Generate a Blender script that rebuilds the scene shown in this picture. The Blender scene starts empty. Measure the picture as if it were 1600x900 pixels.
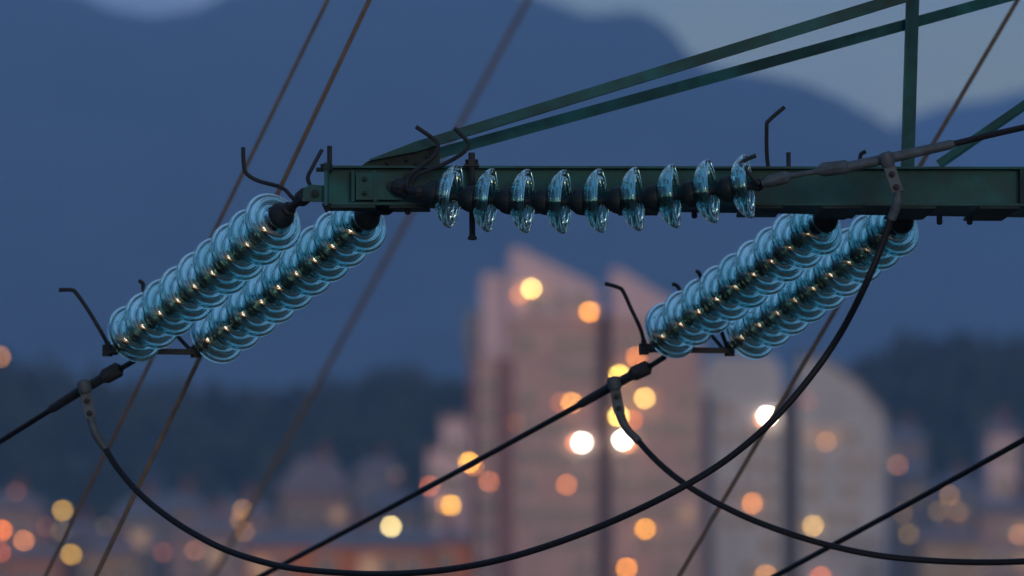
import bpy, bmesh, math, random
import numpy as np
from mathutils import Vector, Matrix, noise

random.seed(7); np.random.seed(7)
SC = bpy.context.scene
COL = SC.collection
R = math.radians

# ------------------------------------------------------------------ camera
FOC = 220.0                         # mm on a 36 mm sensor
FPX = FOC / 36.0 * 1600.0           # focal length in photo pixels
CAM_Z = 8.0
PITCH = math.atan(430.0 / FPX)      # horizon at photo row 880
cam = bpy.data.cameras.new('camera'); cam_o = bpy.data.objects.new('camera', cam); COL.objects.link(cam_o)
cam.lens = FOC; cam.sensor_width = 36; cam.clip_start = 0.5; cam.clip_end = 30000
cam_o.location = (0, 0, CAM_Z); cam_o.rotation_euler = (R(90) + PITCH, 0, 0)
cam.dof.use_dof = True; cam.dof.focus_distance = 25.05; cam.dof.aperture_fstop = 2.45
SC.camera = cam_o

# ------------------------------------------------------------------ sky and sun
SUN_EL, SUN_AZ = R(8), R(168)       # low, behind the camera and a little to its right
w = bpy.data.worlds.new('World'); SC.world = w; w.use_nodes = True
nt = w.node_tree; N = nt.nodes; L = nt.links; N.clear()
out = N.new('ShaderNodeOutputWorld'); bg = N.new('ShaderNodeBackground')
sky = N.new('ShaderNodeTexSky'); sky.sky_type = 'NISHITA'; sky.sun_disc = False
sky.sun_elevation = SUN_EL; sky.sun_rotation = SUN_AZ; sky.air_density = 1.3; sky.dust_density = 1.0; sky.ozone_density = 2.5
tc = N.new('ShaderNodeTexCoord'); mp = N.new('ShaderNodeMapping'); mp.inputs['Scale'].default_value = (1, 1, 3.2)
cn = N.new('ShaderNodeTexNoise'); cn.inputs['Scale'].default_value = 7; cn.inputs['Detail'].default_value = 6; cn.inputs['Roughness'].default_value = 0.55
cr = N.new('ShaderNodeValToRGB'); cr.color_ramp.elements[0].position = 0.36; cr.color_ramp.elements[1].position = 0.68
mx = N.new('ShaderNodeMixRGB'); mx.inputs['Color2'].default_value = (1.85, 2.4, 4.3, 1)   # grey-lavender cloud
L.new(tc.outputs['Generated'], mp.inputs['Vector']); L.new(mp.outputs['Vector'], cn.inputs['Vector'])
L.new(cn.outputs['Fac'], cr.inputs['Fac']); L.new(cr.outputs['Color'], mx.inputs['Fac'])
L.new(sky.outputs['Color'], mx.inputs['Color1']); L.new(mx.outputs['Color'], bg.inputs['Color'])
bg.inputs['Strength'].default_value = 0.13
L.new(bg.outputs['Background'], out.inputs['Surface'])

sun = bpy.data.lights.new('sun', 'SUN'); sun.energy = 0.55; sun.angle = R(12); sun.color = (1.0, 0.84, 0.74)
sun_o = bpy.data.objects.new('sun', sun); COL.objects.link(sun_o)
sd = Vector((math.sin(SUN_AZ) * math.cos(SUN_EL), math.cos(SUN_AZ) * math.cos(SUN_EL), math.sin(SUN_EL)))
sun_o.rotation_euler = sd.to_track_quat('Z', 'Y').to_euler(); sun_o.location = (0, -20, 40)

vs = SC.view_settings
vs.view_transform = 'Standard'; vs.look = 'None'; vs.gamma = 1; vs.exposure = 0.65; vs.use_curve_mapping = False
SC.render.engine = 'CYCLES'
cy = SC.cycles
cy.use_denoising = True; cy.use_adaptive_sampling = False
cy.max_bounces = 40; cy.transmission_bounces = 40; cy.glossy_bounces = 12; cy.diffuse_bounces = 3
cy.transparent_max_bounces = 16; cy.volume_bounces = 0
cy.sample_clamp_indirect = 3.0; cy.blur_glossy = 0.5

# ------------------------------------------------------------------ helpers
CP, SP = math.cos(PITCH), math.sin(PITCH)
def P(px, py, d):
    """photo pixel + horizontal distance d from the camera -> point"""
    cx, cyy = (px - 800.0) / FPX, (450.0 - py) / FPX
    v = Vector((cx, CP - cyy * SP, SP + cyy * CP)); v *= d / v.y
    return Vector((v.x, v.y, v.z + CAM_Z))
def Q(p): return P(*p)

def tag(o, label=None, cat=None, group=None, kind=None):
    if label: o['label'] = label
    if cat: o['category'] = cat
    if group: o['group'] = group
    if kind: o['kind'] = kind
    return o
def empty(name, loc):
    o = bpy.data.objects.new(name, None); COL.objects.link(o); o.location = loc; o.empty_display_size = .1
    return o
def wloc(o):
    v = Vector((0, 0, 0))
    while o is not None:
        v += o.location; o = o.parent
    return v
def mesh_from(name, verts, faces, mat, smooth=False):
    me = bpy.data.meshes.new(name)
    me.from_pydata([tuple(v) for v in verts], [], faces); me.update()
    if isinstance(mat, (list, tuple)):
        for m in mat: me.materials.append(m)
    else: me.materials.append(mat)
    if smooth:
        me.polygons.foreach_set('use_smooth', [True] * len(me.polygons))
        if smooth != 'all': me.set_sharp_from_angle(angle=R(35))
    return me
def obj(name, geo, mat, parent=None, smooth=False):
    """geo in world coordinates; origin goes to the thing's base"""
    verts, faces = geo
    if parent is not None: o0 = wloc(parent)
    else:
        xs = [v[0] for v in verts]; ys = [v[1] for v in verts]; zs = [v[2] for v in verts]
        o0 = Vector(((min(xs) + max(xs)) / 2, (min(ys) + max(ys)) / 2, min(zs)))
    me = mesh_from(name, [Vector(v) - o0 for v in verts], faces, mat, smooth)
    o = bpy.data.objects.new(name, me); COL.objects.link(o)
    if parent is not None: o.parent = parent
    else: o.location = o0
    return o
def join(*geos):
    V, F = [], []
    for v, f in geos:
        k = len(V); V += list(v); F += [tuple(i + k for i in q) for q in f]
    return V, F

def frame(axis, up=Vector((0, 0, 1))):
    a = axis.normalized()
    if abs(a.dot(up)) > .98: up = Vector((1, 0, 0))
    s = a.cross(up).normalized(); u = s.cross(a).normalized()
    return a, s, u
def extrude(p0, p1, prof, up=Vector((0, 0, 1)), prof1=None):
    """closed profile (side, up) swept from p0 to p1; side = axis x up"""
    a, s, u = frame(p1 - p0, up); n = len(prof); prof1 = prof1 or prof
    V = [p0 + s * q[0] + u * q[1] for q in prof] + [p1 + s * q[0] + u * q[1] for q in prof1]
    F = [(i, (i + 1) % n, n + (i + 1) % n, n + i) for i in range(n)]
    F += [tuple(range(n - 1, -1, -1)), tuple(range(n, 2 * n))]
    return V, F
def rect(wd, h, ox=0, oy=0):
    return [(-wd/2+ox, -h/2+oy), (wd/2+ox, -h/2+oy), (wd/2+ox, h/2+oy), (-wd/2+ox, h/2+oy)]
def box(c, sx, sy, sz):
    V = [Vector((c[0]+i*sx/2, c[1]+j*sy/2, c[2]+k*sz/2)) for i in (-1,1) for j in (-1,1) for k in (-1,1)]
    return V, [(0,1,3,2),(4,6,7,5),(0,4,5,1),(2,3,7,6),(0,2,6,4),(1,5,7,3)]
def smooth_path(pts, n=8):
    pts = [Vector(p) for p in pts]; out_ = []
    for i in range(len(pts) - 1):
        p0 = pts[max(i-1, 0)]; p1 = pts[i]; p2 = pts[i+1]; p3 = pts[min(i+2, len(pts)-1)]
        for k in range(n):
            t = k / n
            out_.append(.5*((2*p1)+(-p0+p2)*t+(2*p0-5*p1+4*p2-p3)*t*t+(-p0+3*p1-3*p2+p3)*t**3))
    out_.append(pts[-1]); return out_
def tube(pts, r, n=10, rs=None):
    pts = [Vector(p) for p in pts]; V, F = [], []
    t0 = (pts[1] - pts[0]).normalized(); a, s, u = frame(t0)
    for i, p in enumerate(pts):
        t = (pts[min(i+1, len(pts)-1)] - pts[max(i-1, 0)]).normalized()
        s = (s - t * s.dot(t)).normalized(); u = s.cross(t)
        rr = rs[i] if rs else r
        for k in range(n):
            th = 2*math.pi*k/n; V.append(p + s*math.cos(th)*rr + u*math.sin(th)*rr)
        if i:
            b = (i-1)*n
            F += [(b+k, b+(k+1) % n, b+n+(k+1) % n, b+n+k) for k in range(n)]
    F.append(tuple(range(n-1, -1, -1))); b = (len(pts)-1)*n; F.append(tuple(range(b, b+n)))
    return V, F
def lathe(prof, n=24, closed=False):
    """profile (r, z) turned round Z"""
    V, F = [], []; m = len(prof)
    for k in range(n):
        th = 2*math.pi*k/n; c, s_ = math.cos(th), math.sin(th)
        V += [Vector((r*c, r*s_, z)) for r, z in prof]
    for k in range(n):
        a, b = k*m, ((k+1) % n)*m
        for i in range(m if closed else m-1):
            j = (i+1) % m
            F.append((a+i, b+i, b+j, a+j))
    if not closed:
        F.append(tuple(k*m for k in range(n))[::1]); F.append(tuple(k*m+m-1 for k in range(n))[::-1])
    return V, F
def lathe_at(prof, p, axis, n=16, closed=False):
    q = axis.normalized().to_track_quat('Z', 'Y'); V, F = lathe(prof, n, closed)
    return [p + q @ v for v in V], F
def hexbolt(p, axis, r=.013, h=.012):
    return lathe_at([(r, 0), (r, h), (r*.55, h+.001), (r*.5, h+.014)], p, axis, 6)

# ------------------------------------------------------------------ materials
def pmat(name, col, rough=.6, metal=0, var=.25, scale=8, bump=.0, col2=None, spec=.5):
    m = bpy.data.materials.new(name); m.use_nodes = True; t = m.node_tree; nn = t.nodes; ll = t.links
    b = nn['Principled BSDF']; b.inputs['Roughness'].default_value = rough; b.inputs['Metallic'].default_value = metal
    b.inputs['Specular IOR Level'].default_value = spec
    tc_ = nn.new('ShaderNodeTexCoord'); ns = nn.new('ShaderNodeTexNoise')
    ns.inputs['Scale'].default_value = scale; ns.inputs['Detail'].default_value = 5; ns.inputs['Roughness'].default_value = .62
    ll.new(tc_.outputs['Object'], ns.inputs['Vector'])
    rp = nn.new('ShaderNodeValToRGB'); e = rp.color_ramp.elements
    c2 = col2 or tuple(min(1, c*(1+var)) for c in col)
    e[0].position = .35; e[0].color = tuple(c*(1-var) for c in col) + (1,); e[1].position = .7; e[1].color = tuple(c2) + (1,)
    ll.new(ns.outputs['Fac'], rp.inputs['Fac']); ll.new(rp.outputs['Color'], b.inputs['Base Color'])
    mr = nn.new('ShaderNodeMapRange'); mr.inputs['To Min'].default_value = max(.05, rough-.15); mr.inputs['To Max'].default_value = min(1, rough+.15)
    ll.new(ns.outputs['Fac'], mr.inputs['Value']); ll.new(mr.outputs['Result'], b.inputs['Roughness'])
    if bump:
        bp = nn.new('ShaderNodeBump'); bp.inputs['Strength'].default_value = bump; bp.inputs['Distance'].default_value = .01
        ll.new(ns.outputs['Fac'], bp.inputs['Height']); ll.new(bp.outputs['Normal'], b.inputs['Normal'])
    return m
def emat(name, col, strength):
    m = bpy.data.materials.new(name); m.use_nodes = True; b = m.node_tree.nodes['Principled BSDF']
    b.inputs['Base Color'].default_value = (.03, .03, .03, 1)
    b.inputs['Emission Color'].default_value = tuple(col) + (1,); b.inputs['Emission Strength'].default_value = strength
    return m

M = {}
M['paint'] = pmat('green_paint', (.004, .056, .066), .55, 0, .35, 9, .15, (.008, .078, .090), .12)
M['paint_dark'] = pmat('dark_shaded_green_paint', (.006, .022, .026), .6, 0, .4, 12, .2, (.012, .036, .04), .1)  # dark fittings; on rear beam and battens the arm's shade is in the colour
def weather(m, rust=(.03, .020, .016), thr=.68):
    """rust flecks and broad sooty stains over old paint"""
    t_ = m.node_tree; n_ = t_.nodes; l_ = t_.links; b_ = n_['Principled BSDF']; src = b_.inputs['Base Color'].links[0].from_socket
    tc_ = n_.new('ShaderNodeTexCoord'); a1 = n_.new('ShaderNodeTexNoise'); a1.inputs['Scale'].default_value = 2.2; a1.inputs['Detail'].default_value = 6
    a2 = n_.new('ShaderNodeTexNoise'); a2.inputs['Scale'].default_value = 26; a2.inputs['Detail'].default_value = 8; a2.inputs['Roughness'].default_value = .75
    l_.new(tc_.outputs['Object'], a1.inputs['Vector']); l_.new(tc_.outputs['Object'], a2.inputs['Vector'])
    r1 = n_.new('ShaderNodeMapRange'); r1.inputs['From Min'].default_value = .38; r1.inputs['From Max'].default_value = .62; r1.inputs['To Min'].default_value = .42; r1.inputs['To Max'].default_value = 1.12
    r2 = n_.new('ShaderNodeMapRange'); r2.inputs['From Min'].default_value = thr; r2.inputs['From Max'].default_value = thr+.06
    l_.new(a1.outputs['Fac'], r1.inputs['Value']); l_.new(a2.outputs['Fac'], r2.inputs['Value'])
    mu = n_.new('ShaderNodeMixRGB'); mu.blend_type = 'MULTIPLY'; mu.inputs['Fac'].default_value = 1
    l_.new(src, mu.inputs['Color1']); l_.new(r1.outputs['Result'], mu.inputs['Color2'])
    mi = n_.new('ShaderNodeMixRGB'); mi.inputs['Color2'].default_value = rust + (1,)
    l_.new(mu.outputs['Color'], mi.inputs['Color1']); l_.new(r2.outputs['Result'], mi.inputs['Fac']); l_.new(mi.outputs['Color'], b_.inputs['Base Color'])
weather(M['paint']); weather(M['paint_dark'])
M['steel'] = pmat('dark_weathered_steel', (.010, .014, .020), .6, .0, .4, 30, .2, None, .15)
M['galv'] = pmat('galvanised_steel', (.032, .049, .066), .6, .0, .35, 25, .2, None, .25)
M['cable'] = pmat('aged_cable', (.004, .006, .010), .55, .0, .3, 40, .2, None, .15)
M['rust'] = pmat('rusty_wire', (.054, .037, .024), .7, .0, .4, 15, .2)
M['cap'] = pmat('cast_iron_cap', (.006, .012, .017), .5, .0, .4, 40, .2, None, .15)
g = bpy.data.materials.new('toughened_glass'); g.use_nodes = True; t = g.node_tree; b = t.nodes['Principled BSDF']
b.inputs['Base Color'].default_value = (.52, .84, .90, 1); b.inputs['Transmission Weight'].default_value = 1
b.inputs['IOR'].default_value = 1.5; b.inputs['Roughness'].default_value = .03
gn = t.nodes.new('ShaderNodeTexNoise'); gn.inputs['Scale'].default_value = 28; gn.inputs['Detail'].default_value = 3
gt = t.nodes.new('ShaderNodeTexCoord'); t.links.new(gt.outputs['Object'], gn.inputs['Vector'])
gm = t.nodes.new('ShaderNodeMapRange'); gm.inputs['From Min'].default_value = .4; gm.inputs['From Max'].default_value = .8
gm.inputs['To Min'].default_value = .0; gm.inputs['To Max'].default_value = .06
t.links.new(gn.outputs['Fac'], gm.inputs['Value']); t.links.new(gm.outputs['Result'], b.inputs['Roughness'])
oi = t.nodes.new('ShaderNodeObjectInfo'); gr = t.nodes.new('ShaderNodeValToRGB')
gr.color_ramp.elements[0].color = (.36, .72, .73, 1); gr.color_ramp.elements[1].color = (.52, .83, .85, 1)
t.links.new(oi.outputs['Random'], gr.inputs['Fac']); t.links.new(gr.outputs['Color'], b.inputs['Base Color'])
M['glass'] = g
M['grass'] = pmat('dry_grass_ground', (.075, .062, .042), .95, 0, .4, .05)
M['rock'] = pmat('forested_rock', (.045, .06, .06), .95, 0, .4, .004)
M['hillside'] = pmat('wooded_slope', (.025, .032, .024), .95, 0, .4, .02)
M['leaf'] = pmat('dark_conifer_leaves', (.030, .042, .030), .9, 0, .5, .05)
M['bark'] = pmat('bark', (.04, .03, .025), .9)
M['brick'] = pmat('brown_brick_wall', (.37, .24, .215), .9, 0, .18, .25)
M['brick_red'] = pmat('dark_red_brick_wall', (.16, .075, .07), .9, 0, .2, .25)
M['render_pink'] = pmat('pale_pink_render', (.47, .34, .36), .9, 0, .15, .2)
M['concrete'] = pmat('grey_concrete_panels', (.36, .345, .35), .9, 0, .15, .2)
M['concrete_dark'] = pmat('dark_stairwell_cladding', (.06, .055, .066), .8, 0, .2, .3)
M['render_pale'] = pmat('pale_render', (.16, .155, .17), .9, 0, .2, .2)
M['render_rose'] = pmat('rose_render', (.25, .17, .165), .9, 0, .2, .2)
M['render_tan'] = pmat('tan_render', (.30, .20, .13), .9, 0, .2, .2)
M['render_lamplit'] = pmat('lamplit_render', (.40, .13, .055), .9, 0, .2, .2)  # orange lamplight on the low house fronts, put into the wall colour
M['roof'] = pmat('slate_roof', (.12, .12, .14), .8, 0, .3, .5)
M['roof_tile'] = pmat('dull_tile_roof', (.17, .13, .13), .85, 0, .3, .6)
M['trim'] = pmat('window_frame', (.42, .40, .40), .7, 0, .1, 3)
M['pane'] = pmat('window_pane', (.05, .055, .065), .12, 0, .3, 2)

# ------------------------------------------------------------------ terrain
def sheet(name, x0, x1, y0, y1, nx, ny, fz, mat):
    V, F = [], []
    for j in range(ny+1):
        for i in range(nx+1):
            x = x0+(x1-x0)*i/nx; y = y0+(y1-y0)*j/ny; V.append((x, y, fz(x, y)))
    for j in range(ny):
        for i in range(nx):
            k = j*(nx+1)+i; F.append((k, k+1, k+nx+2, k+nx+1))
    return obj(name, (V, F), mat, None, 'all')
def plane_z(x, y):
    return 0.0
tag(sheet('ground', -6500, 6500, -300, 9000, 4, 4, plane_z, M['grass']), kind='structure')

def prof_interp(tab, x):
    if x <= tab[0][0]: return tab[0][1]
    for (a, ya), (b_, yb) in zip(tab, tab[1:]):
        if x <= b_:
            t_ = (x-a)/(b_-a); t_ = t_*t_*(3-2*t_)*.5+t_*.5
            return ya+(yb-ya)*t_
    return tab[-1][1]
def ridge(name, d, tab, front, back, x0, x1, nx, mat, rough, out_amp):
    xs = sorted(set([x0+(x1-x0)*i/nx for i in range(nx+1)] + [P(px, 0, d).x for px in range(-60, 1661, 12)]))
    ny = 30; V, F = [], []
    for j in range(ny+1):
        v = j/ny*2-1                                         # -1 foot in front, 0 crest, 1 foot behind
        for x in xs:
            px = 800 + x/d*FPX*CP
            top = P(800, prof_interp(tab, px), d).z
            o_ = max(0, abs(px-800)-900)/2200.0
            top *= 1+out_amp*noise.noise(Vector((px*.0009, 3.3, d)))*min(1, o_)
            y = d + v*(front if v < 0 else back)
            s_ = (1-abs(v))
            z = top*(s_**1.15) + rough*top*noise.fractal(Vector((x*.0022, y*.0022, 5)), 1, 2, 5)*min(1, abs(v)*3)*min(1, s_*6)
            V.append((x, y, z-2))
    n = len(xs)
    for j in range(ny):
        for i in range(n-1):
            k = j*n+i; F.append((k, k+1, k+n+1, k+n))
    return tag(obj(name, (V, F), mat, None, 'all'), kind='structure')
ridge('mountain', 5200, [(-400, -60), (0, -30), (120, -12), (175, 12), (235, 22), (305, 12), (360, -14), (500, -40), (700, -40), (830, -12), (875, 4), (915, 19),
      (950, 17), (990, 13), (1022, 24), (1050, 44), (1075, 78), (1095, 95), (1130, 106), (1180, 111), (1250, 124), (1300, 144), (1350, 170), (1400, 200),
      (1480, 245), (1600, 300), (1900, 360)], 1800, 1500, -6000, 6000, 160, M['rock'], .10, .5)
ridge('far_mountain', 8000, [(-400, 60), (800, 200), (1300, 230), (1380, 205), (1430, 178), (1480, 162), (1540, 154), (1600, 140), (1900, 100)], 1200, 800, -6000, 6000, 160, M['rock'], .08, .5)
HT = [(-500, 600), (0, 612), (80, 618), (190, 640), (300, 655), (430, 660), (560, 640), (640, 632), (700, 640), (800, 670), (1200, 690), (1300, 640), (1350, 612), (1400, 584), (1450, 568), (1520, 572), (1600, 578), (2100, 560)]
HD = 1300
hill_foot = 420
ridge('hill', HD, HT, hill_foot, 400, -2600, 2600, 200, M['hillside'], .04, .4)
# the far-off wood on the hill: one mass of trees
def forest():
    V, F = [], []; rng = np.random.default_rng(3); quads = []
    cnt = 0
    for i in range(1500):
        px = rng.uniform(-500, 2100); v = -abs(rng.normal(0, .28)) if i % 3 else -rng.uniform(0, .08)
        if v < -.85: continue
        y = HD+v*hill_foot; x = (px-800)/FPX/CP*y
        pxr = 800+x/HD*FPX*CP
        base = P(800, prof_interp(HT, pxr), HD).z*((1+v)**1.15) - 4
        h = rng.uniform(6, 11); rad = rng.uniform(2.2, 4.2); n = 70
        zz = rng.random(n)**1.2; rr = rad*np.sqrt(1-zz*.92)*np.sqrt(rng.random(n)); th = rng.random(n)*6.283
        c = np.stack([x+rr*np.cos(th), y+rr*np.sin(th), base+2+zz*h], 1)
        a = rng.normal(0, 1, (n, 3)); a /= np.linalg.norm(a, axis=1)[:, None]
        b_ = np.cross(a, rng.normal(0, 1, (n, 3))); b_ /= np.linalg.norm(b_, axis=1)[:, None]
        s_ = rng.uniform(.5, 1.1, (n, 1))
        quads.append(np.stack([c+a*s_, c+b_*s_, c-a*s_, c-b_*s_], 1))
        # trunk as a thin quad pair
        tq = np.array([[[x-.2, y, base-1], [x+.2, y, base-1], [x+.12, y, base+h*.6], [x-.12, y, base+h*.6]], [[x, y-.2, base-1], [x, y+.2, base-1], [x, y+.12, base+h*.6], [x, y-.12, base+h*.6]]])
        quads.append(tq)
    q = np.concatenate(quads).reshape(-1, 3); me = bpy.data.meshes.new('forest')
    nf = len(q)//4
    me.vertices.add(len(q)); me.vertices.foreach_set('co', q.ravel().astype(np.float32))
    me.loops.add(len(q)); me.loops.foreach_set('vertex_index', np.arange(len(q), dtype=np.int32))
    me.polygons.add(nf); me.polygons.foreach_set('loop_start', np.arange(nf, dtype=np.int32)*4)
    me.update(calc_edges=True); me.materials.append(M['leaf'])
    o = bpy.data.objects.new('forest', me); COL.objects.link(o)
    tag(o, 'dark blurred wood covering the low hill behind the town', 'forest', kind='stuff')
forest()

# ------------------------------------------------------------------ town
def shape(pts, d, thick):
    """front outline in photo pixels at distance d (row None = the ground), extruded backwards"""
    f = []
    for px, py in pts:
        if py is None: v = P(px, 880, d); f.append(Vector((v.x, d, -.3)))
        else: v = P(px, py, d); f.append(Vector((v.x, d, v.z)))
    n = len(f); V = f + [v+Vector((0, thick, 0)) for v in f]
    F = [tuple(range(n)), tuple(range(2*n-1, n-1, -1))] + [(i, n+i, n+(i+1) % n, (i+1) % n) for i in range(n)]
    return V, F
def local_mesh(name, geo, mat): return mesh_from(name, geo[0], geo[1], mat)
def win_frame(wd, h):
    return join(box((0, -.02, h/2), wd+.2, .14, .12), box((0, -.02, -h/2), wd+.3, .2, .1), box((-wd/2, -.02, 0), .1, .139, h-.1), box((wd/2, -.02, 0), .1, .139, h-.1), box((0, 0, 0), .06, .09, h-.1))
WF = local_mesh('window', win_frame(1.3, 1.5), M['trim'])
WP = local_mesh('pane', box((0, 0, 0), 1.25, .05, 1.45), M['pane'])
M['lit'] = emat('lit_window', (1, .50, .22), .22)
WL = local_mesh('pane', box((0, 0, 0), 1.25, .05, 1.45), M['lit'])
def windows(root, px0, px1, py0, py1, d, cols, rows, lit=0.03):
    """rows of windows on a wall that faces the camera at distance d; each window is a part, its pane a sub-part"""
    o0 = wloc(root)
    for r_ in range(rows):
        for c_ in range(cols):
            px = px0+(px1-px0)*(c_+.5)/cols; py = py0+(py1-py0)*(r_+.5)/rows
            if random.random() < .22: continue
            v = P(px+random.uniform(-1.5, 1.5), py, d); v.y = d-.06
            wn = bpy.data.objects.new('window', WF); COL.objects.link(wn); wn.parent = root; wn.location = v-o0
            pn = bpy.data.objects.new('pane', WL if random.random() < lit else WP); COL.objects.link(pn); pn.parent = wn; pn.location = (0, .02, 0)
def building(name, d, cx, label, cat='building'):
    r_ = empty(name, Vector((P(cx, 880, d).x, d, 0))); tag(r_, label, cat); return r_

# brown brick tower block with shed-roofed crowns
D = 600
b1 = building('tower_block', D, 915, 'tall brown brick tower block with pale pointed crowns and dark stairwell strip')
obj('wall', shape([(733, None), (733, 560), (795, 560), (795, 498), (934, 498), (934, None)], D, 16), M['brick'], b1)
obj('wall', shape([(955, None), (955, 500), (1096, 500), (1096, None)], D+.8, 16), M['brick'], b1)
obj('crown', shape([(797, 497), (797, 388), (812, 388), (934, 448), (934, 497)], D-.4, 14), M['render_pink'], b1)
obj('crown', shape([(955, 499), (955, 420), (968, 420), (1085, 492), (1085, 499)], D+.5, 14), M['render_pink'], b1)
obj('corner_bay', shape([(752, 559), (752, 428), (795, 428), (795, 559)], D+1, 10), M['render_pink'], b1)
obj('corner_bay', shape([(727, 559.5), (727, 488), (751, 488), (751, 559.5)], D+2, 8), M['render_pale'], b1)
obj('stairwell', shape([(935, None), (935, 492), (954, 492), (954, None)], D+4, 10), M['concrete_dark'], b1)
obj('brick_strip', shape([(776, None), (776, 561), (802, 561), (802, None)], D-.15, .2), M['brick_red'], b1)
obj('brick_strip', shape([(733.5, None), (733.5, 561), (745, 561), (745, None)], D-.15, .2), M['brick_red'], b1)
windows(b1, 808, 928, 515, 1000, D, 4, 11); windows(b1, 962, 1090, 515, 1000, D+.8, 4, 11); windows(b1, 748, 774, 580, 1000, D, 1, 9)
windows(b1, 820, 925, 455, 490, D-.4, 3, 1, 0)
# grey twin block
D2 = 640
b2 = building('grey_block', D2, 1240, 'grey concrete apartment block with sloping roof end right of the brick tower')
obj('wall', shape([(1098, None), (1098, 590), (1112, 556), (1205, 556), (1222, 580), (1222, None)], D2, 15), M['concrete'], b2)
obj('wall', shape([(1248, None), (1248, 560), (1290, 566), (1345, 604), (1384, 650), (1384, None)], D2+.6, 15), M['concrete'], b2)
obj('stairwell', shape([(1223, None), (1223, 610), (1247, 610), (1247, None)], D2+3, 10), M['concrete_dark'], b2)
obj('stair_strip', shape([(1099, None), (1099, 618), (1114, 618), (1114, None)], D2-.15, .2), M['concrete_dark'], b2)
obj('roof_cornice', shape([(1247, 556), (1247, 550), (1292, 556), (1350, 597), (1390, 648), (1384, 650), (1345, 603), (1290, 565)], D2+.3, 15.6), M['roof'], b2)
windows(b2, 1120, 1218, 620, 1000, D2, 3, 9); windows(b2, 1255, 1375, 660, 1000, D2+.6, 4, 8)
# stepped pink house at the foot of the tower
D3 = 560
b3 = building('stepped_house', D3, 705, 'small stepped pink house at the left foot of the brick tower')
obj('wall', shape([(668, None), (668, 705), (690, 705), (690, 655), (731, 655), (731, None)], D3, 12), M['render_pink'], b3)
obj('roof', shape([(664, 704), (664, 697), (686, 697), (686, 704)], D3-.4, 13), M['roof_tile'], b3)
obj('roof', shape([(687, 654), (687, 647), (735, 647), (735, 654)], D3-.4, 13), M['roof_tile'], b3)
windows(b3, 693, 728, 675, 1000, D3, 1, 6); windows(b3, 670, 690, 722, 1000, D3, 1, 5)

def house(name, label, d, x0, x1, ye, yr, wall, roof, cols, rows, hip=.25, lit=.05, thick=11):
    r_ = building(name, d, (x0+x1)/2, label, 'house')
    obj('wall', shape([(x0, None), (x0, ye), (x1, ye), (x1, None)], d, thick), wall, r_)
    a = P(x0, ye, d); b_ = P(x1, ye, d); zt = P(x0, yr, d).z; wd = b_.x-a.x; e = .5; y0 = d-e; y1 = d+thick+e; ym = (y0+y1)/2
    V = [(a.x-e, y0, a.z), (b_.x+e, y0, a.z), (b_.x+e, y1, a.z), (a.x-e, y1, a.z), (a.x+wd*hip, ym, zt), (b_.x-wd*hip, ym, zt),
         (a.x-e, y0, a.z+.25), (b_.x+e, y0, a.z+.25), (b_.x+e, y1, a.z+.25), (a.x-e, y1, a.z+.25)]
    F = [(3, 2, 1, 0), (0, 1, 7, 6), (1, 2, 8, 7), (2, 3, 9, 8), (3, 0, 6, 9), (6, 7, 5, 4), (7, 8, 5), (8, 9, 4, 5), (9, 6, 4)]
    rf = obj('roof', ([Vector(v) for v in V], F), roof, r_)
    c = P(x0+(x1-x0)*.62, ye, d); obj('chimney', box((c.x, ym+.8, zt+.2), .8, .8, 2.2), M['brick_red'], rf)
    windows(r_, x0+4, x1-4, ye+8, ye+8+rows*46, d, cols, rows, lit)
    return r_
house('long_house', 'long low house with warm lamplight coloured into its front below the left jumper loop', 470, 385, 668, 856, 826, M['render_lamplit'], M['roof'], 8, 2, .05, .1)
house('gabled_house', 'pale house with grey roof standing behind the long lamplit-orange house', 640, 438, 545, 775, 714, M['render_rose'], M['roof_tile'], 4, 3)
house('low_house', 'grey house between the gabled house and the stepped pink house', 620, 558, 655, 802, 762, M['render_pale'], M['roof'], 4, 3)
house('plain_house', 'dim rendered house at the far left edge of the town', 600, -40, 62, 800, 768, M['render_rose'], M['roof_tile'], 4, 3)
house('grey_house', 'grey house behind the two slanting stay wires', 590, 178, 260, 812, 776, M['render_pale'], M['roof'], 3, 3)
house('brown_house', 'reddish brown house between the stay wires and the long lamplit-orange house', 560, 268, 380, 838, 806, M['render_rose'], M['roof_tile'], 4, 2)
house('small_house', 'small house under the yellow lamps near the left edge', 620, 76, 160, 845, 815, M['render_pale'], M['roof_tile'], 3, 2)
house('ochre_house', 'pale house behind the dim lamps right of the grey block', 700, 1392, 1452, 745, 715, M['render_pale'], M['roof'], 3, 4)
house('rose_house', 'pale rose house near the right edge, taller than its neighbours', 660, 1544, 1592, 680, 655, M['render_pink'], M['roof_tile'], 2, 6)
house('red_house', 'low reddish house at the right edge of the town', 600, 1530, 1640, 800, 776, M['render_rose'], M['roof'], 4, 2)
house('cottage', 'low lamplit-orange cottage in front of the small house near the left edge', 520, 8, 92, 876, 852, M['render_lamplit'], M['roof_tile'], 3, 1)
house('tan_house', 'tan house right of the yellow lamps, before the grey house', 530, 128, 214, 868, 842, M['render_tan'], M['roof_tile'], 3, 1)
house('dark_house', 'dark roofed house between grey house and brown house', 610, 240, 318, 800, 770, M['render_tan'], M['roof'], 3, 2)
house('tile_house', 'tiled house behind the three stacked amber lamps', 600, 322, 425, 812, 780, M['render_rose'], M['roof_tile'], 4, 2)
house('shed', 'low warm shed between the long house and the stepped pink house', 480, 655, 735, 848, 828, M['render_lamplit'], M['roof'], 3, 1)
house('hillside_house', 'pale house above the long house, half hidden by trees', 760, 556, 625, 742, 716, M['render_pale'], M['roof_tile'], 3, 2)
house('ridge_house', 'grey house at the foot of the wooded hill by the grey block', 780, 1386, 1446, 690, 664, M['render_pale'], M['roof'], 3, 2)
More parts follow.
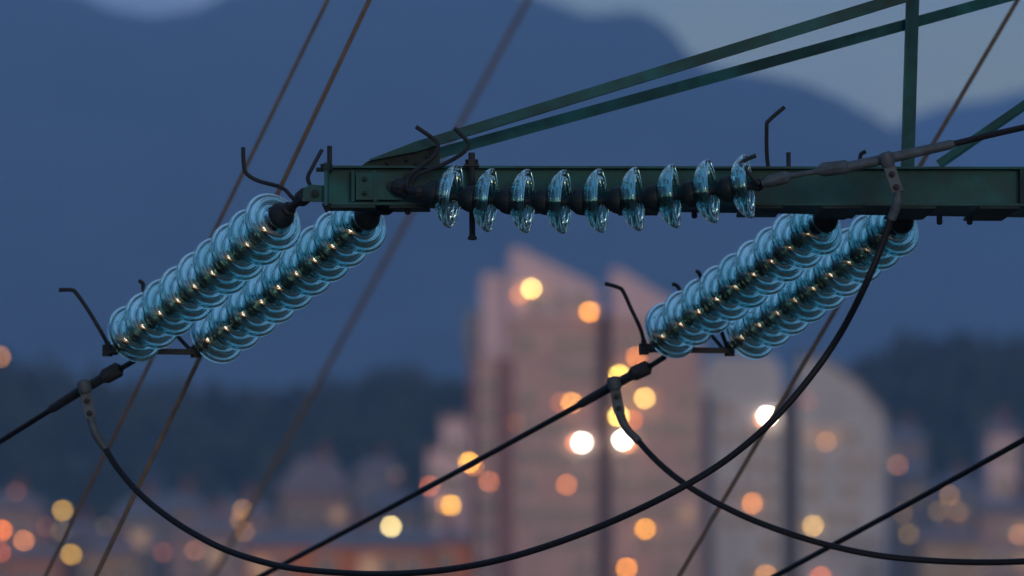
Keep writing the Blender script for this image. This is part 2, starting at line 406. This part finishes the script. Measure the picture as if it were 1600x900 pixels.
house('corner_house', 'tan house in front of the dim house at lower right', 560, 1440, 1535, 850, 824, M['render_tan'], M['roof_tile'], 4, 1)
house('dim_house', 'dim grey house left of the rose house by the wooded hill', 720, 1462, 1532, 775, 742, M['render_pale'], M['roof'], 3, 3)

# ------------------------------------------------------------------ lamps of the town
def lin(c): return tuple((x/255/12.92 if x <= 10 else ((x/255+.055)/1.055)**2.4) for x in c)
LAMPN = [0]
def lamp(px, py, d, col, gain, label, wall=True, rpx=3.4, group=None):
    """a globe lamp: on a bracket on a wall that stands at distance d, or on a mast from the ground"""
    v = P(px, py, d); rad = rpx*d/FPX; LAMPN[0] += 1
    if col[2] < 200: col = (col[0], col[1]*.93, col[2]*.84)
    m = emat('lamp_glow_%d' % LAMPN[0], lin(col), gain*20)
    if wall:
        r_ = empty('wall_lamp', v+Vector((0, -.0, -.3)))
        c = v+Vector((0, -.75, 0))
        obj('bracket', join(tube([v+Vector((0, -.02, -.25)), v+Vector((0, -.45, -.3)), c-Vector((0, 0, rad*.7))], .04, 6), box((v.x, v.y-.04, v.z-.25), .25, .06, .4)), M['steel'], r_)
        cat = 'wall lamp'
    else:
        r_ = empty('street_lamp', Vector((v.x, v.y+1.0, 0))); c = v
        obj('mast', tube([Vector((v.x, v.y+1.0, -.3)), Vector((v.x, v.y+1.0, v.z*.6)), Vector((v.x, v.y+1.0, v.z-.2)), Vector((v.x, v.y+.7, v.z+rad*1.5)), c+Vector((0, 0, rad*1.3))], .07, 7, [.11, .08, .06, .05, .05]), M['steel'], r_, True)
        cat = 'street lamp'
    obj('hood', lathe_at([(rad*.25, rad*1.35), (rad*.7, rad*1.15), (rad*1.02, rad*.55), (rad*1.0, rad*.5)], c, Vector((0, 0, 1)), 12), M['steel'], r_)
    obj('globe', lathe_at([(rad*math.sin(a), -rad*math.cos(a)) for a in [.02+i*(math.pi-.04)/10 for i in range(11)]], c, Vector((0, 0, 1)), 14), m, r_, 'all')
    tag(r_, label, cat, group)
W = True
for a in [
 (830, 451, D-.4, (255, 214, 130), 1.3, 'warm bright lamp highest on the left pink crown of the brick tower'),
 (812, 461, D-.4, (235, 150, 95), .35, 'dim orange lamp beside the highest lamp on the left pink crown'),
 (921, 487, D-.4, (250, 165, 60), 1.0, 'orange lamp at the right edge of the left pink crown'),
 (968, 586, D+.8, (255, 222, 105), 1.3, 'yellow lamp on the brick tower just behind the clamp of the right conductor'),
 (994, 558, D+.8, (228, 138, 60), .75, 'orange lamp on the brick tower just below the right yoke plate'),
 (1007, 622, D+.8, (252, 208, 118), 1.0, 'pale yellow lamp on the brick tower right of the hanging clamp lug'),
 (966, 650, D+.8, (255, 222, 125), 1.5, 'yellow lamp right above the white lamp behind the hanging lug'),
 (987, 656, D+.8, (225, 110, 50), .5, 'dim red orange lamp touching the yellow lamp behind the hanging lug'),
 (909, 691, D, (255, 245, 225), 3.0, 'brilliant white lamp left of the dark stairwell strip'),
 (899, 692, D, (250, 130, 60), .5, 'dim orange lamp hugging the left white lamp'),
 (973, 687, D+.8, (255, 245, 225), 3.0, 'brilliant white lamp right of the dark stairwell strip'),
 (980, 692, D+.8, (250, 150, 50), .6, 'dim orange lamp hugging the right white lamp'),
 (893, 629, D, (250, 175, 90), .85, 'orange lamp above the left white lamp, crossed by the right conductor'),
 (876, 629, D, (220, 120, 80), .25, 'faint red lamp left of the orange lamp on the brick tower'),
 (885, 757, D, (222, 130, 80), .55, 'muted orange lamp below the left white lamp'),
 (1008, 826, D+.8, (228, 158, 40), .95, 'golden lamp low on the brick tower under the long jumper'),
 (979, 887, D+.8, (232, 145, 35), .95, 'golden lamp lowest on the brick tower at the bottom edge'),
 (806, 660, D-.2, (190, 120, 80), .12, 'faint lamp on the left part of the brick tower'),
 (1175, 786, D2, (228, 145, 72), .7, 'orange lamp on the left half of the grey block'),
 (1270, 821, D2+.6, (222, 185, 105), .7, 'pale yellow lamp on the right half of the grey block'),
 (1198, 650, D2, (255, 240, 215), 3.0, 'brilliant white lamp high on the grey block behind the crossing cables'),
 (1193, 654, D2, (250, 150, 70), .6, 'dim orange lamp hugging the white lamp of the grey block'),
 (1290, 690, D2+.6, (200, 140, 100), .3, 'faint lamp on the upper right half of the grey block'),
 (1262, 626, D2+.6, (170, 100, 85), .15, 'faintest reddish lamp under the sloping roof of the grey block'),
 (1196, 898, D2, (235, 160, 60), .5, 'orange lamp at the bottom edge on the left half of the grey block'),
 (1282, 901, D2+.6, (235, 120, 60), .5, 'red orange lamp at the bottom edge on the right half of the grey block'),
 ]: lamp(*a, W)
for a in [
 (733, 722, 556, (252, 185, 60), 1.1, 'bright golden street lamp in front of the stepped pink house'),
 (740, 727, 556, (240, 150, 70), .4, 'dim orange street lamp beside the bright golden one'),
 (764, 752, 570, (225, 128, 75), .45, 'orange street lamp at the left foot of the brick tower'),
 (705, 789, 550, (235, 180, 48), .95, 'golden street lamp low before the stepped pink house'),
 (695, 788, 552, (215, 140, 60), .35, 'dim amber street lamp left of the low golden one'),
 (672, 759, 552, (222, 120, 80), .45, 'red orange street lamp at the left corner of the stepped pink house'),
 (611, 822, 540, (244, 230, 165), 1.1, 'cream white street lamp before the grey house, under the right conductor'),
 (618, 741, 640, (140, 120, 110), .12, 'faint street lamp above the roof of the low grey house'),
 (98, 797, 560, (205, 170, 85), .65, 'upper of the two yellow street lamps beside the left stay wire'),
 (111, 866, 560, (212, 172, 68), .7, 'lower of the two yellow street lamps beside the left stay wire'),
 (97, 829, 575, (170, 145, 80), .25, 'dim yellow street lamp between the two yellow lamps at left'),
 (99, 886, 575, (165, 135, 75), .28, 'dim yellow street lamp at the bottom edge at left'),
 (3, 828, 560, (245, 125, 40), .8, 'strong orange street lamp cut by the left edge'),
 (2, 862, 565, (220, 100, 50), .5, 'red orange street lamp below the one cut by the left edge'),
 (37, 844, 560, (222, 140, 85), .6, 'peach street lamp right of the orange ones at the left edge'),
 (72, 822, 590, (150, 95, 80), .2, 'faint rose street lamp between peach and yellow lamps'),
 (25, 768, 600, (140, 85, 70), .2, 'faint brown street lamp above the peach one at far left'),
 (0, 557, 1250, (210, 150, 85), .55, 'lone amber street lamp on the wooded hill at the left edge'),
 (254, 862, 550, (165, 90, 75), .25, 'faint red street lamp before the brown house'),
 (304, 860, 550, (180, 115, 85), .28, 'faint peach street lamp before the brown house, right of the red one'),
 (164, 822, 585, (150, 130, 100), .12, 'faint street lamp between the two stay wires'),
 (379, 796, 560, (195, 150, 85), .32, 'top of three stacked amber street lamps left of the long house'),
 (376, 812, 565, (195, 145, 80), .3, 'middle of three stacked amber street lamps left of the long house'),
 (382, 831, 560, (200, 145, 78), .32, 'bottom of three stacked amber street lamps left of the long house'),
 (354, 820, 570, (165, 110, 85), .15, 'faint street lamp just left of the three stacked ones'),
 (1403, 726, 690, (190, 125, 80), .3, 'faint amber street lamp at the right foot of the grey block'),
 (1410, 800, 690, (165, 135, 85), .18, 'faint yellow street lamp under the amber one right of the grey block'),
 (1420, 834, 690, (170, 140, 85), .25, 'lowest faint yellow street lamp right of the grey block'),
 (1484, 773, 690, (190, 145, 85), .28, 'upper of three faint amber street lamps before the dim house'),
 (1466, 798, 690, (165, 135, 85), .2, 'left of three faint amber street lamps before the dim house'),
 (1497, 799, 690, (175, 135, 85), .2, 'right of three faint amber street lamps before the dim house'),
 (1592, 835, 590, (205, 140, 110), .3, 'faint peach street lamp before the red house at the right edge'),
 ]: lamp(*a, False)

# ------------------------------------------------------------------ pylon with its cross-arm
TIP = 25.0
def db(px): return 25.14 + .70*(px-510)/1090.0            # the rear beam spreads away from the front one
def dbc(px): return 25.10 + .95*(px-585)/1000.0           # so does the rear upper chord
XE = 1765
mast_c = Vector((P(XE, 300, 25.4).x+.42, 25.40, 0))
py_ = empty('pylon', mast_c); tag(py_, 'dark green steel pylon cross-arm with two rising chords and a vertical post', 'pylon')
def C(h, fl, t_):  # channel, open towards -side
    return [(0, -h/2), (0, h/2), (-fl, h/2), (-fl, h/2-t_), (-t_, h/2-t_), (-t_, -h/2+t_), (-fl, -h/2+t_), (-fl, -h/2)]
def flip(pr): return [(-a_, b_) for a_, b_ in pr][::-1]
p0, p1 = P(514, 290.5, TIP), P(XE, 292.5, TIP)
obj('front_beam', extrude(p0, p1, flip(C(.156, .058, .009))), M['paint'], py_)
q0, q1 = Vector(P(540, 290.5, db(540))), Vector(P(XE, 290, db(XE)))
q0.z = p0.z; q1.z = p1.z
obj('rear_beam', extrude(q0, q1, flip(C(.152, .05, .009))), M['paint_dark'], py_)  # shade behind the front beam put into a darker paint colour
for px in (548, 640, 820, 1000, 1190, 1315, 1430, 1560, 1700):    # battens under the arm
    f0 = P(px, 322, TIP); f1 = P(px, 322, db(px)); zb = p0.z+(p1.z-p0.z)*(f0.x-p0.x)/(p1.x-p0.x)-.0845
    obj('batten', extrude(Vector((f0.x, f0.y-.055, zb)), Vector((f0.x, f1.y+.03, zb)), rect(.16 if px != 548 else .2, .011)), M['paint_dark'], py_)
for px in (1594,):
    f = P(px, 292, TIP); obj('stiffener', box((f.x+.02, f.y-.032, f.z), .05, .05, .134), M['paint_dark'], py_)
# chords
def Lp(a_, b_, t_): return [(0, 0), (a_, 0), (a_, t_), (t_, t_), (t_, b_), (0, b_)]
c0, c1 = P(578, 252, 24.99), P(1765, -103, 24.97)
cm = P(652, 237.5, 24.99)
obj('upper_chord', join(extrude(c0, cm, Lp(.040, .008, .007), prof1=Lp(.040, .042, .007)), extrude(cm, c1, Lp(.040, .042, .007), prof1=Lp(.040, .050, .007))), M['paint'], py_)
e0, e1 = P(600, 272, dbc(600)), P(1765, -49, dbc(1765))
obj('upper_chord', extrude(e0, e1, flip(Lp(.040, .045, .007))), M['paint'], py_)
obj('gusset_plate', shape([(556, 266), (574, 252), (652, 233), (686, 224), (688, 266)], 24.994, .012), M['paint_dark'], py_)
pt, pb_ = P(1417, -60, dbc(1417)+.02), P(1406, 300, db(1406))
pb_.z = q0.z
obj('post', extrude(pb_, pt, Lp(.056, .05, .007), Vector((0, -1, 0))), M['paint'], py_)
dq0, dq1 = P(1470, 262, db(1470)+.03), P(1765, 58, db(1765)+.05)
obj('diagonal_brace', extrude(dq0, dq1, Lp(.04, .036, .006)), M['paint'], py_)
# tip of the arm
def plate(x0, x1, y0, y1, d, th=.012): return shape([(x0, y1), (x0, y0), (x1, y0), (x1, y1)], d, th)
e = P(510, 290, TIP)
obj('end_plate', box((e.x, e.y+.05, e.z+.002), .014, .26, .172), M['paint'], py_)
obj('tip_bracket', join(shape([(472, 314), (474, 294), (486, 288), (508, 290), (508, 316)], 24.97, .014), shape([(472, 314), (474, 294), (486, 288), (508, 290), (508, 316)], 25.03, .014)), M['paint'], py_)
obj('mounting_plate', plate(556, 628, 270, 312, 24.93, .012), M['paint'], py_)
obj('web_stiffener', plate(549, 554, 266, 315, 24.93, .05), M['paint'], py_)
obj('web_stiffener', plate(584, 588, 266, 315, 24.925, .004), M['paint'], py_)
for (px, py, d, r_) in [(612, 291, 24.93, .024), (570, 280, 24.93, .011), (570, 302, 24.93, .011), (493, 303, 24.97, .018), (606, 255, 24.994, .009), (636, 250, 24.994, .009), (668, 244, 24.994, .009), (650, 256, 24.994, .009)]:
    obj('bolt', hexbolt(P(px, py, d), Vector((0, -1, 0)), r_), M['paint_dark'], py_)
for (px, ya, yb, d, r_) in [(515, 228, 262, 24.94, .010), (1232, 238, 262, 25.02, .009)]:
    obj('step_bolt', tube([P(px, ya, d), P(px, yb, d)], r_, 8), M['steel'], py_)
obj('tip_nut', join(tube([P(494, 265, 24.94), P(520, 265, 24.94)], .009, 8), lathe_at([(.024, 0), (.024, .03)], P(510, 268, 24.94), Vector((0, 0, 1)), 6)), M['paint_dark'], py_)
obj('tip_bolt', tube([P(511, 318, 24.95), P(511, 322, 24.95), P(510, 332, 24.95)], .012, 8, [.022, .018, .004]), M['steel'], py_)
for px, yy, d in [(637, 330, 25.05), (1085, 336, 25.2), (1468, 346, 25.45), (1515, 346, 25.45)]:
    obj('bolt', lathe_at([(.012, 0), (.012, -.03), (.005, -.035)], P(px, yy-8, d), Vector((0, 0, 1)), 6), M['steel'], py_)
# long clamp bolt in front of the beam
obj('clamp_bolt', join(tube([P(737, 240, 24.92), P(738, 372, 24.92)], .012, 8), lathe_at([(.026, 0), (.026, .022), (.013, .024), (.013, .05)], P(737, 258, 24.92), Vector((0, 0, 1)), 6),
    lathe_at([(.010, 0), (.018, -.012), (.02, -.02), (.008, -.024)], P(738, 366, 24.92), Vector((0, 0, 1)), 8), box(P(737, 259, 24.94), .06, .08, .008)), M['steel'], py_)
# mast out of frame to the right, from the ground
mw = .42
for sx in (-1, 1):
    for sy in (-1, 1):
        obj('mast_leg', extrude(Vector((mast_c.x+sx*mw*1.9, mast_c.y+sy*mw*1.9, -.3)), Vector((mast_c.x+sx*mw, mast_c.y+sy*mw, 12.5)), rect(.09, .09)), M['paint'], py_)
for k in range(8):
    z0, z1 = k*1.55, (k+1)*1.55; f0 = mw*(1.9-.9*z0/12.5); f1 = mw*(1.9-.9*z1/12.5); s_ = 1 if k % 2 else -1
    for ax in (0, 1):
        for sg in (-1, 1):
            a_ = Vector((s_*f0, sg*f0, z0)) if ax == 0 else Vector((sg*f0, s_*f0, z0)); b_ = Vector((-s_*f1, sg*f1, z1)) if ax == 0 else Vector((sg*f1, -s_*f1, z1))
            obj('lattice_brace', extrude(mast_c+a_, mast_c+b_, rect(.05, .05)), M['paint'], py_)

# ------------------------------------------------------------------ insulator strings
GL = [(.0455, .0260), (.053, .0255), (.072, .020), (.091, .009), (.107, -.006), (.118, -.021), (.1245, -.033), (.1275, -.043), (.1265, -.0515), (.1225, -.055), (.1185, -.050), (.1155, -.037), (.111, -.029), (.1065, -.028),
      (.1030, -.035), (.1000, -.050), (.096, -.055), (.092, -.049), (.0885, -.022), (.0835, -.013), (.0785, -.012), (.0745, -.020), (.072, -.039), (.068, -.044), (.064, -.038), (.060, -.010), (.054, -.001), (.0455, .009)]
GL = [(a_, .0260-(.0260-b_)*.84) for a_, b_ in GL]
GL = [(v.x, v.y) for v in smooth_path([Vector((a_, b_, 0)) for a_, b_ in GL], 2)]
me_glass = mesh_from('glass_disc', *lathe(GL[::-1], 48, True), M['glass'], 'all')
me_cap = mesh_from('metal_cap', *lathe([(.004, .094), (.022, .093), (.029, .087), (.034, .079), (.047, .067), (.053, .051), (.055, .036), (.053, .0285), (.004, .0275)][::-1], 24), M['cap'], True)
me_pin = mesh_from('pin', *lathe([(.003, .0265), (.044, .0245), (.043, -.000), (.036, -.018), (.020, -.028), (.015, -.032), (.014, -.045), (.017, -.052), (.017, -.064), (.004, -.068)], 20), M['cap'], True)
def string(label, centres, attach, end, horns_=()):
    """one string: a part per glass disc with its cap and pin below it, plus end fittings and arcing horns"""
    cs = [Vector(c) for c in centres]; root = empty('insulator_string', attach); tag(root, label, 'insulator', 'glass insulator strings')
    n = len(cs)
    for i, c in enumerate(cs):
        t_ = (cs[max(i-1, 0)]-cs[min(i+1, n-1)]).normalized()
        q = t_.to_track_quat('Z', 'Y')
        j = Matrix.Rotation(R(random.uniform(-1.5, 1.5)), 4, 'X') @ Matrix.Rotation(R(random.uniform(-1.5, 1.5)), 4, 'Y') @ Matrix.Rotation(random.uniform(0, 6), 4, 'Z')
        d_ = bpy.data.objects.new('glass_disc', me_glass); COL.objects.link(d_); d_.parent = root
        d_.matrix_local = Matrix.Translation(c-Vector(attach)) @ q.to_matrix().to_4x4() @ j
        for nm, me in (('metal_cap', me_cap), ('pin', me_pin)):
            s_ = bpy.data.objects.new(nm, me); COL.objects.link(s_); s_.parent = d_
    t0 = (cs[0]-cs[1]).normalized(); tn = (cs[-1]-cs[-2]).normalized()
    a0 = cs[0]+t0*.085
    obj('socket_fitting', join(tube([a0, a0+t0*.025, a0+t0*.03, Vector(attach)-(Vector(attach)-a0)*.25], .02, 10, [.026, .030, .018, .016]),
        lathe_at([(.004, -.03), (.03, -.03), (.034, -.01), (.034, .02), (.02, .035), (.004, .035)], Vector(attach)-(Vector(attach)-a0)*.12, Vector(attach)-a0, 10)), M['steel'], root, True)
    an = cs[-1]+tn*.06
    obj('ball_fitting', tube([an, an+tn*.02, an+tn*.03, an+(Vector(end)-an)*.8, Vector(end)], .02, 10, [.024, .026, .016, .018, .022]), M['steel'], root, True)
    for h in horns_: obj('arcing_horn', tube(smooth_path([Q(p) for p in h], 5), .0085, 8), M['steel'], root, True)
    return root
def row(x0, y0, x1, y1, d0, n=9):
    r_ = []
    lat = math.hypot(x1-x0, y1-y0)/(n-1)*25.4/FPX; f = math.sqrt(max(.146**2-lat**2, 1e-6))
    return [P(x0+(x1-x0)*i/(n-1), y0+(y1-y0)*i/(n-1) + 3.0*math.sin(math.pi*i/(n-1)), d0+f*i) for i in range(n)], d0+f*(n-1)
sA, dA = row(432, 343, 216, 517, 25.24)
sB, dB = row(566, 346, 345, 519, 25.36)
sC, dC = row(1281, 350, 1054, 512, 25.84)
sD, dD = row(1400, 352, 1178, 514, 25.92)
mid = [P(695+57.5*i, y, 24.80-.028*i) for i, y in enumerate([305, 312, 314, 315, 314.5, 312, 307.5, 300.5, 293])]
yd = dA+.15; yd2 = dC+.15
string('left string of the double glass insulator hung from the tip of the cross-arm', sA, P(478, 305, 25.02), P(178, 548, yd),
       [[(380, 230, 25.2), (381, 258, 25.2), (386, 272, 25.2), (405, 283, 25.2), (440, 293, 25.15), (456, 308, 25.1), (468, 318, 25.08)],
        [(503, 234, 25.1), (490, 258, 25.08), (481, 277, 25.06), (485, 290, 25.03)],
        [(92, 453, yd), (112, 453, yd), (120, 459, yd), (140, 488, yd), (160, 522, yd), (172, 545, yd)]])
string('right string of the left double glass insulator, starting under the cross-arm', sB, P(606, 322, 25.14), P(302, 549, yd+.02),
       [[(217, 438, yd+.1), (224, 444, yd+.1), (224, 452, yd+.1), (236, 480, yd+.08), (296, 545, yd+.03)]])
string('left string of the right-hand double glass insulator below the cross-arm', sC, P(1318, 330, db(1318)), P(1014, 545, yd2),
       [[(1226, 167, 25.5), (1202, 188, 25.5), (1198, 200, 25.5), (1200, 258, 25.55), (1215, 290, 25.58), (1318, 322, db(1318))],
        [(945, 443, yd2), (966, 449, yd2), (974, 456, yd2), (985, 480, yd2), (1000, 512, yd2), (1008, 540, yd2)]])
string('right string of the right-hand double glass insulator, crossed by the hanging jumper', sD, P(1436, 330, db(1436)), P(1138, 547, yd2+.02),
       [[(1352, 237, 25.6), (1344, 246, 25.62), (1350, 290, 25.65), (1432, 322, db(1436)-.02)],
        [(1050, 444, yd2+.12), (1060, 449, yd2+.12), (1075, 480, yd2+.1), (1130, 545, yd2+.03)],
        [(1089, 424, yd2-.3), (1094, 430, yd2-.3), (1110, 470, yd2-.1), (1136, 543, yd2)]])
string('horizontal glass insulator string running along the front of the cross-arm', mid, P(622, 292, 24.90), P(1196, 285, 24.50),
       [[(650, 198, 24.86), (676, 216, 24.86), (684, 226, 24.86), (680, 242, 24.86), (655, 262, 24.86), (638, 276, 24.86), (635, 298, 24.86)],
        [(710, 200, 24.80), (728, 218, 24.80), (732, 226, 24.80), (722, 240, 24.80), (690, 258, 24.82), (655, 272, 24.84), (643, 286, 24.86), (640, 298, 24.86)],
        [(1181, 243, 24.50), (1159, 254, 24.50), (1166, 266, 24.50), (1186, 288, 24.50)]])

# ------------------------------------------------------------------ clamps, conductors, jumpers
def clamp(label, yoke, link, body, lug, d_):
    """dead-end clamp: yoke plate, link, barrel sleeve and the lug the jumper leaves from"""
    base = Q(body[0]); r_ = empty('dead_end_clamp', base); tag(r_, label, 'clamp')
    if yoke:
        a_, b_ = Q(yoke[0]), Q(yoke[1]); obj('yoke_plate', extrude(a_, b_, rect(.09, .022)), M['steel'], r_)
        for e_ in (a_, b_): obj('bolt', lathe_at([(.022, -.024), (.022, .024), (.012, .028), (.012, .04)], e_, Vector((0, 0, 1)), 6), M['steel'], r_)
    obj('link', tube([Q(p) for p in link[0]], .014, 10, link[1]), M['steel'] if yoke else M['galv'], r_, True)
    obj('sleeve', tube([Q(p) for p in body], .02, 12, [.021]*(len(body)-2)+[.019, .0135]), M['steel'] if yoke else M['galv'], r_, True)
    a_, b_ = Q(lug[0]), Q(lug[1]); dirn = (b_-a_).normalized()
    obj('collar', tube([a_-dirn*.03, a_-dirn*.02, a_+dirn*.015, a_+dirn*.03], .03, 12, [.022, .03, .03, .02]), M['galv'], r_, True)
    obj('lug', extrude(a_, b_, rect(.045, .016), Vector((0, -1, 0))), M['galv'], r_)
    for f in (.45, .85): obj('bolt', hexbolt(a_+(b_-a_)*f+Vector((0, -.009, 0)), Vector((0, -1, 0)), .013, .010), M['steel'], r_)
    obj('jumper_sleeve', tube(smooth_path([Q(p) for p in lug[1:]], 4), .0185, 12), M['galv'], r_, True)
y1 = yd+.12
clamp('dead-end clamp and yoke below the left double insulator', ((168, 548, yd), (306, 550, yd+.02)),
      ([(212, 562, yd), (190, 575, y1), (186, 577, y1), (165, 588, y1), (158, 592, y1)], [.012, .012, .034, .034, .02]),
      [(160, 591, y1), (120, 614, y1+.1), (82, 638, y1+.2), (78, 641, y1+.21)],
      [(132, 605, y1-.01), (142, 653, y1-.03), (150, 678, y1-.04), (166, 702, y1-.05)], 0)
y2 = yd2+.12
clamp('dead-end clamp and yoke below the right-hand double insulator', ((1006, 546, yd2), (1140, 548, yd2+.02)),
      ([(1038, 558, yd2), (1016, 572, y2), (1012, 574, y2), (990, 584, y2), (984, 588, y2)], [.012, .012, .034, .034, .02]),
      [(988, 586, y2), (950, 607, y2+.1), (908, 631, y2+.2), (904, 633, y2+.21)],
      [(960, 600, y2-.01), (968, 645, y2-.03), (978, 668, y2-.04), (998, 690, y2-.05)], 0)
clamp('grey dead-end clamp with turnbuckle in front of the cross-arm at right', None,
      ([(1190, 287, 24.50), (1205, 283, 24.5), (1228, 277, 24.49), (1236, 275, 24.49), (1275, 268, 24.47), (1286, 265, 24.47), (1322, 261, 24.46), (1328, 260, 24.46)], [.014, .026, .026, .011, .011, .029, .029, .018]),
      [(1325, 261, 24.46), (1390, 247, 24.43), (1485, 226, 24.39), (1492, 224, 24.385)],
      [(1386, 250, 24.41), (1403, 300, 24.40), (1402, 316, 24.40), (1393, 342, 24.42)], 0)

def cable(name, label, pts, r_, mat, cat='cable', n=8, group=None):
    return tag(obj(name, tube(smooth_path([Q(p) for p in pts], n), r_, 10), mat, None, True), label, cat, group)
def away(x0, y0, d0, slope_px, dx, fwd):
    """conductor that runs down and away from the clamp: visible stretch, then on towards the town"""
    a = P(x0, y0, d0); b_ = P(x0-dx, y0+dx*slope_px, d0+fwd); v = b_-a
    pts = [a]
    for k in range(1, 26):
        s_ = k*.5; q = a+v*s_; q.z += .012*s_*s_*max(.4, 1)*abs(v.z); pts.append(q)
    return pts
def conductor(label, pts): return tag(obj('conductor', tube(smooth_path(pts, 3), .0125, 10), M['cable'], None, True), label, 'conductor', 'power conductors')
conductor('dark conductor leaving the left clamp towards the left edge', away(84, 637, y1+.2, .63, 200, 1.0))
conductor('long dark conductor running from the right-hand clamp down across the brick tower', away(908, 631, y2+.2, .551, 240, 1.05))
conductor('dark conductor at the lower right crossing under the second jumper', [P(1680, 640, 26.6)] + away(1600, 687, 26.8, .5605, 200, .9))
c3 = [P(1485, 226, 24.39), P(1560, 208, 24.35), P(1600, 199, 24.33), P(1700, 176, 24.28), P(1900, 128, 24.18), P(2600, -40, 23.8)]
conductor('grey conductor rising to the right edge from the turnbuckle clamp', c3)
cable('jumper_cable', 'long jumper loop hanging from the left clamp up to the turnbuckle clamp', [(163, 698, y1-.05), (185, 733, y1-.1), (220, 773, y1-.2), (260, 806, y1-.3), (305, 835, y1-.4), (360, 862, y1-.5), (440, 885, y1-.7), (520, 894, y1-.9),
      (600, 897, y1-1.1), (690, 891, y1-1.25), (780, 875, y1-1.4), (870, 848, y1-1.5), (960, 813, y1-1.6), (1050, 770, y1-1.7), (1130, 722, y1-1.75), (1200, 664, y1-1.8), (1260, 597, y1-1.82), (1310, 526, y1-1.85), (1350, 450, 24.44), (1378, 383, 24.43), (1393, 338, 24.42)], .0135, M['cable'], 'cable')
cable('jumper_cable', 'short jumper curving from the right-hand clamp to the lower right edge', [(996, 687, y2-.05), (1015, 709, y2-.1), (1045, 737, y2-.15), (1085, 766, y2-.2), (1140, 796, y2-.25), (1200, 822, y2-.3), (1280, 848, y2-.35), (1360, 866, y2-.4), (1440, 875, y2-.45), (1520, 878.5, y2-.5), (1600, 877, y2-.55), (1700, 868, y2-.6), (1800, 845, y2-.65), (1900, 800, y2-.7)], .0135, M['cable'], 'cable')
def stay(label, xa, xb, d, r_):
    a, b_ = P(xa, 0, d), P(xb, 900, d+.0); v = (a-b_).normalized()
    lo = b_-v*((b_.z+.3)/v.z); hi = a+v*((19-a.z)/v.z)
    tag(obj('stay_wire', tube([lo, b_, a, hi], r_, 8), M['rust'], None, True), label, 'wire', 'slanting stay wires')
stay('leftmost rusty stay wire, slightly out of focus', 512, 71, 30.5, .0095)
stay('sharp rusty stay wire between the leftmost wire and the cross-arm tip', 577, 150, 27.6, .0105)
stay('most blurred stay wire, passing behind the left end of the cross-arm', 825, 333, 50, .019)
stay('rusty stay wire at right, crossing behind beam and grey block', 1590, 1061, 29.0, .0105)

# ------------------------------------------------------------------ haze
hv, hf = box((0, 4350, 449), 13400, 9700, 902)
hz = bpy.data.materials.new('haze'); hz.use_nodes = True; t = hz.node_tree; t.nodes.clear()
ho = t.nodes.new('ShaderNodeOutputMaterial'); pv = t.nodes.new('ShaderNodeVolumePrincipled')
pv.inputs['Density'].default_value = 2.0e-4; pv.inputs['Color'].default_value = (.27, .55, 1.0, 1)
t.links.new(pv.outputs['Volume'], ho.inputs['Volume'])
tag(obj('haze', (hv, hf), hz), 'thin blue evening haze filling the valley', 'haze', kind='stuff')
